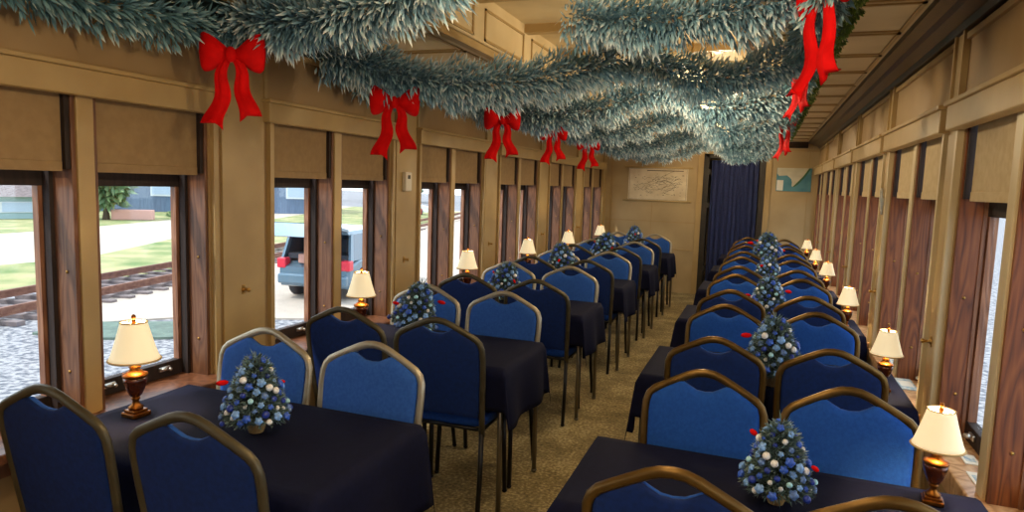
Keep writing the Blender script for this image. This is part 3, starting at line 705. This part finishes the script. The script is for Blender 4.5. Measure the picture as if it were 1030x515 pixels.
# ------------------------------------------------------------------ wall items
# scroll map
t = thing('wall_map', 'wide cream route map scroll with wooden rods on the end wall left of the door', 'map', (-1.455, YE, 1.33))
MB().box(-.425, .425, -.012, -.008, 0, .47).build('map_sheet', M['map_paper'], t)
for z in (-.005, .475):
    r = MB(); r.tube([(-.47, -.014, z), (.47, -.014, z)], .011, 8); r.ball((-.475, -.014, z), .016, 8, 6); r.ball((.475, -.014, z), .016, 8, 6); r.build('map_rod', M['map_rod'], t)
ink = MB(); random.seed(3)
for q in range(26):
    x = random.uniform(-.36, .2); z = random.uniform(.09, .36); pts = []
    for i in range(random.randint(6, 13)):
        pts.append((x, -.0125, z)); x += random.uniform(.01, .032); z += random.uniform(-.022, .022); x = min(.41, x); z = max(.03, min(.43, z))
    ink.tube(pts, .0018, 4)
for q in range(60):
    x = random.uniform(-.36, .36); z = random.uniform(.06, .38) ; wdt = random.uniform(.008, .03); ink.box(x, x + wdt, -.0132, -.012, z, z + random.uniform(.003, .008))
for a, b, c_, d_ in ((-.41, .41, .455, .458), (-.41, .41, .012, .015), (-.41, -.407, .012, .458), (.407, .41, .012, .458), (-.16, .36, .425, .437)): ink.box(a, b, -.0132, -.012, c_, d_)
ink.build('map_lines', M['map_ink'], t)
# coast chart
t = thing('wall_chart', 'small blue and white coastal map poster on the end wall right of the door', 'map', (.15, YE, 1.525))
MB().box(0, .44, -.012, 0, 0, .315, .002).build('chart_sea', M['sea'], t)
l = MB(); l.prism([(.03, .315), (.40, .315), (.385, .27), (.33, .20), (.27, .13), (.215, .065), (.195, .07), (.20, .12), (.185, .17), (.13, .215), (.03, .205), (.005, .24), (.005, .315)], 'y', -.0145, -.0115); l.build('chart_land', M['land'], t)
l = MB(); l.prism([(.40, .31), (.425, .31), (.36, .20), (.28, .10), (.225, .058), (.215, .065), (.27, .13), (.33, .20)], 'y', -.0150, -.0118); l.build('chart_coast', M['coast'], t)
l = MB(); l.box(.008, .09, -.0152, -.0118, .008, .15); l.build('chart_legend', M['paper'], t)
# white sensor box on the left pilaster
t = thing('wall_thermostat', 'small white plastic control box on the left pilaster between second and third windows', 'control box', (XL + .012, 3.92, 1.43))
MB().box(0, .03, -.04, .04, 0, .125, .006).build('box_case', M['white_plastic'], t)
MB().box(.029, .032, -.015, .015, .08, .105).build('box_screen', M['leg'], t)
# coat hooks on the pilasters
def hook(x, y, z, s, lab, grp):
    t = thing('coat_hook', lab, 'hook', (x, y, z), 0, grp)
    m = MB(); m.lathe([(.0001, 0), (.014, 0), (.014, .004), (.006, .008), (.0055, .022), (.010, .028), (.010, .034), (.0001, .038)], seg=12)
    m.v = [(-s * v[2], v[0], v[1]) for v in m.v]; m.build('hook_knob', M['brass'], t)
    m = MB(); m.box(*sorted((0, -s * .004)), -.010, .010, -.022, .022, .002); m.build('hook_plate', M['brass'], t)
for k, y in enumerate((2.44, 3.92, 5.40, 6.88, 8.37)): hook(XL + .012, y, .975, -1, 'round brass knob low on the left wall pilaster, %s from the camera' % ORD[k], 'brass knobs on the left pilasters')
for k, y in enumerate((3.0, 4.41, 5.81, 7.22, 8.6)): hook(XR - .012, y, .94, 1, 'round brass knob low on the right wall pilaster, %s from the camera' % ORD[k], 'brass knobs on the right pilasters')
# nickel bracket on the right pilaster
t = thing('wall_bracket', 'nickel wire coil bracket screwed to the right wall between the window pairs', 'bracket', (XR - .012, 4.44, 1.40))
m = MB()
for i in range(3): m.tube([(-.008 - .006 * math.sin(a * PI / 10), -.03 + .022 * i + .014 * math.cos(a * PI / 10), .07 + .075 * math.sin(a * PI / 10)) for a in range(20)], .0035, 6, closed=True)
m.box(-.006, 0, -.05, .05, .05, .09, .002); m.build('wire_coil', M['chrome'], t)

# papers on the right sills
for k, (y, x, w, l_, m_) in enumerate([(2.42, .70, .05, .12, 'paper'), (2.60, .715, .045, .09, 'paper'), (3.55, .69, .07, .20, 'paper_blue'), (4.0, .70, .06, .14, 'paper')]):
    b = MB(); b.box(x - w / 2, x + w / 2, y - l_ / 2, y + l_ / 2, SILL, SILL + .004); o = b.build('brochure', M[m_])
    b2 = MB(); b2.box(x - w / 2 + .008, x + w / 2 - .008, y - l_ / 4, y + l_ / 4, SILL + .004, SILL + .0048); b2.build('printed_panel', M['paper_blue' if m_ == 'paper' else 'paper'], o)
    tag(o, ['white paper card lying on the right window sill nearest the camera', 'small white folded card behind the nearest card on the right sill', 'pale blue printed brochure on the second right window sill', 'white leaflet at the far end of the second right window sill'][k], 'paper', 'papers on the right sills')

# ------------------------------------------------------------------ outside
G = -1.45
M['gravel'] = mat('gravel', srgb(150, 150, 154), .95, col2=srgb(84, 88, 98), scale=9, detail=8, bump=.5, bscale=12, ramp=(.42, .6))
M['grass'] = mat('lawn', srgb(94, 118, 66), .95, col2=srgb(168, 160, 118), scale=.9, detail=8, ramp=(.3, .7))
M['grass_teal'] = mat('teal_weeds', srgb(98, 116, 106), .95, col2=srgb(82, 98, 92), scale=6)  # muted teal grass along the gravel edge
M['road'] = mat('pale_road', srgb(180, 170, 156), .95, col2=srgb(170, 162, 150), scale=1.0)
M['concrete'] = mat('concrete_pad', srgb(178, 166, 154), .9, col2=srgb(166, 156, 146), scale=2)
M['rail'] = mat('rusty_rail', srgb(112, 74, 62), .6, .3, col2=srgb(136, 96, 80), scale=8)
M['tie'] = mat('railway_tie', srgb(122, 112, 112), .95, col2=srgb(100, 90, 92), scale=6)
M['leafy'] = needle_mat('leafy_tree', srgb(62, 92, 62), srgb(106, 138, 92), srgb(160, 182, 126))
M['bark'] = mat('bark', srgb(96, 84, 72), .9)
M['shed'] = mat('blue_grey_siding', srgb(96, 118, 146), .8, col2=srgb(78, 98, 126), scale=3, stretch=(6, 6, .3))
M['shed_light'] = mat('pale_teal_wall', srgb(148, 176, 180), .8)
M['shed_win'] = mat('shed_window', srgb(170, 190, 214), .3)
M['brick'] = mat('pink_brick', srgb(196, 150, 138), .85)
M['car_paint'] = mat('slate_blue_car_paint', srgb(92, 120, 140), .3, .3, coat=.6)
M['car_glass'] = mat('car_glass', srgb(64, 88, 108), .1, coat=.4)
M['car_dark'] = mat('car_interior', srgb(40, 50, 62), .8)
M['tyre'] = mat('tyre', srgb(40, 46, 54), .8)
M['tail'] = mat('tail_light_red', srgb(206, 44, 66), .3)
M['car_red'] = mat('red_car_paint', srgb(176, 60, 66), .3, coat=.6)
M['car_white'] = mat('white_car_paint', srgb(206, 214, 220), .3, coat=.6)
M['yellow'] = mat('yellow_sign', srgb(226, 176, 70), .6)

tag(MB().box(-110, 60, -60, 140, G - .3, G).build('gravel_yard', M['gravel']), 'pale gravel ground beside the railway car outside the windows', 'gravel', kind='structure')
def flat(name, poly, z0, z1, m, lab=None, cat=None):
    o = MB().prism(poly, 'z', z0, z1).build(name, m); struct(o)
    return o
flat('lawn', [(-16.0, -30), (-16.4, 15), (-18.6, 30), (-27, 60), (-40, 60), (-29.5, 33), (-24.6, 23), (-20.9, 15.8), (-21.2, 12), (-18, -30)], G, G + .05, M['grass'])
flat('road', [(-18, -30), (-21.2, 12), (-20.9, 15.8), (-24.6, 23), (-29.5, 33), (-40, 60), (-52, 60), (-34.6, 32.3), (-32.5, 25.4), (-31.2, 19.6), (-28, -30)], G, G + .03, M['road'])
flat('far_lawn', [(-28, -30), (-31.2, 19.6), (-32.5, 25.4), (-34.6, 32.3), (-52, 60), (-100, 130), (-105, -30)], G, G + .04, M['grass'])
flat('grass_strip', [(-12.3, 8.9), (-11.8, 9.2), (-10.6, 9.9), (-9.3, 9.2), (-9.8, 8.8), (-10.8, 8.2), (-12.0, 8.0)], G, G + .045, M['grass_teal'])
flat('concrete_pad', [(-12.0, 9.0), (-13.6, 9.3), (-14.3, 13.4), (-16.5, 21), (-30, 62), (-2.9, 62), (-3.3, 20), (-6.5, 12.5), (-11, 10.2)], G, G + .035, M['concrete'])
# track
t = thing('railway_track', 'rusty railway track running past outside the left windows', 'railway track', (-14.2, 8.9, G))
dv = Vector((-1.19, 5.42)).normalized(); pv = Vector((dv.y, -dv.x))
for off in (-.78, .78):
    m = MB(); a = pv * off - dv * 30; b = pv * off + dv * 50
    for w, z0, z1 in ((.075, .16, .18), (.018, .18, .28), (.036, .27, .32)):
        m.add([(a.x - pv.x * w, a.y - pv.y * w, z0), (a.x + pv.x * w, a.y + pv.y * w, z0), (b.x + pv.x * w, b.y + pv.y * w, z0), (b.x - pv.x * w, b.y - pv.y * w, z0),
               (a.x - pv.x * w, a.y - pv.y * w, z1), (a.x + pv.x * w, a.y + pv.y * w, z1), (b.x + pv.x * w, b.y + pv.y * w, z1), (b.x - pv.x * w, b.y - pv.y * w, z1)],
              [(0, 3, 2, 1), (4, 5, 6, 7), (0, 1, 5, 4), (1, 2, 6, 5), (2, 3, 7, 6), (3, 0, 4, 7)])
    m.build('rail', M['rail'], t)
tm = MB().box(-1.2, 1.2, -.10, .10, .0, .09, .01).build('railway_tie', M['tie'], t)
tm.rotation_euler = (0, 0, math.atan2(pv.y, pv.x)); tm.location = (*(dv * -8), 0)
for i in range(1, 60):
    o = tm.copy(); C.objects.link(o); o.location = (*(dv * (-8 + i * .6)), 0)
# trees
def leaf_tree(x, y, h, r, lab, zb=1.2):
    t = thing('leafy_tree', lab, 'tree', (x, y, G), 0, 'trees beyond the road')
    MB().tube([(0, 0, 0), (.05, 0, h * .4), (0, .1, h * .75)], [.22, .16, .08], 8).build('trunk', M['bark'], t)
    N = 2600; d = rng.normal(size=(N, 3)); d /= np.linalg.norm(d, axis=1)[:, None]; rad = rng.random(N) ** .4
    lump = 1 + .2 * np.sin(d[:, 0] * 7 + x) * np.sin(d[:, 2] * 6 + y)
    P0 = d * (rad * lump)[:, None] * np.array([r, r, (h - zb) / 2]) + np.array([0, 0, (h + zb) / 2])
    needles('leaves', M['leafy'], P0, d * .6 + rng.normal(size=(N, 3)) * .5, .35 + .3 * rng.random(N), .14, rng.random(N), t)
random.seed(11)
tl = [(-60, 30, 8, 2.6, .5, 'leafy green tree between the pale building and the blue-grey shed'), (-36.6, 29.0, 4.0, 1.2, 1.0, 'small leafy tree in front of the blue-grey shed'), (-54, 22, 9, 3.4, .4, 'broad tree behind the low pale building'), (-50, 12, 8, 3.2, .4, 'round green tree at the farthest left'),
      (-46, 80, 9, 4.5, .5, 'tall tree seen through the third window pair'), (-33, 92, 9, 4.5, .3, 'bushy tree behind the parked cars'), (-58, 66, 9, 4.6, .4, 'dark leafy tree right of the shed'), (-22, 97, 9, 4.5, .3, 'wide tree at the end of the yard'), (-10, 104, 10, 4.5, .3, 'tree at the yard end nearest the train'), (-62, 38, 10, 4, .3, 'big tree far behind the shed')]
for x, y, h, r, zb, lab in tl: leaf_tree(x, y, h, r, lab, zb)
# shed
def shed(name, lab, x, y, rz, w, d_, h, mw, nwin):
    t = thing(name, lab, 'building', (x, y, G), rz)
    MB().box(-w / 2, w / 2, 0, d_, 0, h).build('wall', mw, t)
    MB().prism([(-.5, h), (d_ + .5, h), (d_ / 2, h + d_ * .25)], 'x', -w / 2 - .4, w / 2 + .4).build('roof', M['tie'], t)
    for i in range(nwin):
        xx = -w / 2 + (i + .5) * w / nwin; f = MB().box(xx - .8, xx + .8, -.06, 0, h * .3, h * .78).build('window', M['car_white'], t)
        MB().box(xx - .7, xx + .7, -.08, -.05, h * .33, h * .75).build('pane', M['shed_win'], f)
ang = math.atan2(4, 3)
shed('depot_shed', 'long blue-grey shed with pale windows beyond the road', -41.5, 37.5, math.radians(42), 22, 8, 4.0, M['shed'], 7)
shed('low_building', 'low pale teal building at the far left beyond the road', -41.5, 22, math.radians(66), 13, 5, 1.3, M['shed_light'], 3)
t = tag(MB().box(-1.1, 1.1, -.4, .4, 0, .6, .05).build('planter_wall', M['brick']), 'low pink brick planter in front of the shed', 'planter'); t.location = (-35.6, 30.0, G + .04); t.rotation_euler = (0, 0, math.radians(38))
N = 1600; d = rng.normal(size=(N, 3)); d /= np.linalg.norm(d, axis=1)[:, None]; d[:, 2] = abs(d[:, 2])
hb = needles('flower_bush', M['leafy'], d * (rng.random(N) ** .5)[:, None] * np.array([2.2, .8, .8]), d, .15 + .15 * rng.random(N), .06, rng.random(N) * .6 + .4)
hb.location = (-34.9, 34.0, G); tag(hb, 'low light green bush beside the brick planter', 'bush')

# parked SUV with an open tailgate
def suv(x, y, rz):
    t = thing('parked_suv', 'slate blue SUV parked outside the second left window with tailgate raised', 'car', (x, y, G), rz)
    # local: rear at y=0, front towards +y ; width 1.8
    def shell(sec, m, name, cap0=True):
        vs = []; fs = []; n = len(sec[0])
        for s in sec: vs += s
        for i in range(len(sec) - 1):
            for k in range(n): fs.append((i * n + k, i * n + (k + 1) % n, (i + 1) * n + (k + 1) % n, (i + 1) * n + k))
        fs += [tuple(range((len(sec) - 1) * n, len(sec) * n))]
        if cap0: fs += [tuple(range(n))]
        b = MB(); b.add(vs, fs); return b.build(name, m, t)
    def ring(y, w, z0, z1, tw=None):
        tw = tw or w
        return [(-w * .96, y, z0), (w * .96, y, z0), (w, y, z0 + .15), (w, y, (z0 + z1) / 2), (tw, y, z1 - .06), (tw * .93, y, z1), (-tw * .93, y, z1), (-tw, y, z1 - .06), (-w, y, (z0 + z1) / 2), (-w, y, z0 + .15)]
    shell([ring(.0, .86, .38, .82), ring(.10, .90, .34, .86), ring(.6, .92, .34, 1.02), ring(3.2, .92, .34, 1.04), ring(4.1, .90, .34, .98), ring(4.45, .80, .4, .8)], M['car_paint'], 'body')
    # greenhouse: pillars, roof, side glass, open hatch hole at the rear
    r = MB(); r.prism([(-.80, 1.62), (.80, 1.62), (.74, 1.70), (-.74, 1.70)], 'y', .22, 2.6)
    for s in (-1, 1):
        for ya, yb, yc in ((.12, .34, .34), (1.25, 1.38, 1.42), (2.2, 2.3, 2.35)): r.add([(s * .90, ya, .98), (s * .90, ya + .16, .98), (s * .80, yc + .12, 1.64), (s * .80, yc, 1.64), (s * .84, ya, .98), (s * .84, ya + .16, .98), (s * .74, yc + .12, 1.64), (s * .74, yc, 1.64)], [(0, 1, 2, 3), (4, 7, 6, 5), (0, 4, 5, 1), (1, 5, 6, 2), (2, 6, 7, 3), (3, 7, 4, 0)])
    r.build('roof', M['car_paint'], t)
    for s in (-1, 1):
        g = MB(); g.add([(s * .895, .2, 1.0), (s * .895, 3.0, 1.0), (s * .79, 2.45, 1.63), (s * .79, .38, 1.63), (s * .88, .2, 1.0), (s * .88, 3.0, 1.0), (s * .775, 2.45, 1.63), (s * .775, .38, 1.63)], [(0, 1, 2, 3), (4, 7, 6, 5), (0, 4, 5, 1), (1, 5, 6, 2), (2, 6, 7, 3), (3, 7, 4, 0)]); g.build('side_window', M['car_glass'], t)
    MB().add([(-.85, 3.1, 1.0), (.85, 3.1, 1.0), (.75, 2.5, 1.64), (-.75, 2.5, 1.64), (-.85, 3.08, .98), (.85, 3.08, .98), (.75, 2.47, 1.62), (-.75, 2.47, 1.62)], [(0, 1, 2, 3), (4, 7, 6, 5), (0, 4, 5, 1), (1, 5, 6, 2), (2, 6, 7, 3), (3, 7, 4, 0)]).build('windscreen', M['car_glass'], t)
    MB().box(-.78, .78, .25, .9, 1.0, 1.12).box(-.72, .72, .95, 1.1, 1.02, 1.45).build('cargo_bay', M['car_dark'], t)
    c = MB().box(-.45, -.15, .12, .4, .9, 1.12, .02).box(.05, .5, .14, .45, .9, 1.04, .02); c.build('luggage', M['brick'], t)
    # raised tailgate: swings up and back from the roof edge
    h = MB(); h.add([(-.78, .25, 1.68), (.78, .25, 1.68), (.82, -.78, 1.86), (-.82, -.78, 1.86), (-.78, .25, 1.74), (.78, .25, 1.74), (.82, -.80, 1.93), (-.82, -.80, 1.93)], [(0, 1, 2, 3), (4, 7, 6, 5), (0, 4, 5, 1), (1, 5, 6, 2), (2, 6, 7, 3), (3, 7, 4, 0)])
    h.add([(-.82, -.78, 1.86), (.82, -.78, 1.86), (.80, -.95, 1.62), (-.80, -.95, 1.62), (-.82, -.84, 1.92), (.82, -.84, 1.92), (.80, -1.0, 1.64), (-.80, -1.0, 1.64)], [(0, 1, 2, 3), (4, 7, 6, 5), (0, 4, 5, 1), (1, 5, 6, 2), (2, 6, 7, 3), (3, 7, 4, 0)])
    h.build('tailgate', M['car_paint'], t)
    MB().box(-.88, .88, -.09, .06, .42, .66, .04).build('bumper', M['car_paint'], t)
    for s in (-1, 1):
        MB().box(*sorted((s * .70, s * .93)), -.02, .22, .78, 1.02, .03).build('tail_light', M['tail'], t)
        for yy in (.85, 3.5):
            w = MB(); w.lathe([(.0001, -.10), (.20, -.10), (.24, -.11), (.34, -.10), (.36, -.05), (.36, .05), (.34, .10), (.0001, .10)], seg=20); w.v = [(s * .83 + v[2], yy + v[0], .36 + v[1]) for v in w.v]; wo = w.build('wheel', M['tyre'], t)
            q = MB(); q.lathe([(.0001, 0), (.19, 0), (.17, .015), (.0001, .02)], seg=12); q.v = [(s * (.935 + v[2]), yy + v[0], .36 + v[1]) for v in q.v]; q.build('hubcap', M['chrome'], wo)
suv(-9.85, 13.1, .16)
# simple distant parked cars
def far_car(x, y, rz, m, lab):
    t = thing('parked_car', lab, 'car', (x, y, G), rz, 'cars parked at the far end of the yard')
    MB().prism([(-2.1, .3), (2.1, .3), (2.15, .75), (1.2, .9), (.6, 1.4), (-1.0, 1.42), (-1.7, .95), (-2.15, .85)], 'y', -.85, .85).build('body', m, t)
    MB().prism([(1.05, .92), (.55, 1.34), (-.95, 1.36), (-1.5, .96)], 'y', -.87, .87).build('car_windows', M['car_glass'], t)
    for xx in (-1.35, 1.35):
        for s in (-.8, .8):
            w = MB(); w.lathe([(.0001, -.09), (.31, -.09), (.31, .09), (.0001, .09)], seg=16); w.v = [(xx + v[0], s + v[2], .31 + v[1]) for v in w.v]; w.build('wheel', M['tyre'], t)
far_car(-27, 46, 1.2, M['car_red'], 'red car parked beyond the slate blue SUV')
far_car(-29, 51, .5, M['car_white'], 'white car parked left of the red car outside')
s = thing('road_sign', 'yellow round road sign on a post beyond the parked cars', 'sign', (-32, 50, G))
MB().tube([(0, 0, 0), (0, 0, 3.0)], .05, 6).build('post', M['chrome'], s)
m = MB(); m.lathe([(.0001, -.02), (.45, -.02), (.45, .02), (.0001, .02)], seg=20, smooth=False); m.v = [(v[0], v[2], 2.85 + v[1]) for v in m.v]; so = m.build('sign_plate', M['yellow'], s); so.rotation_euler = (0, 0, .5)
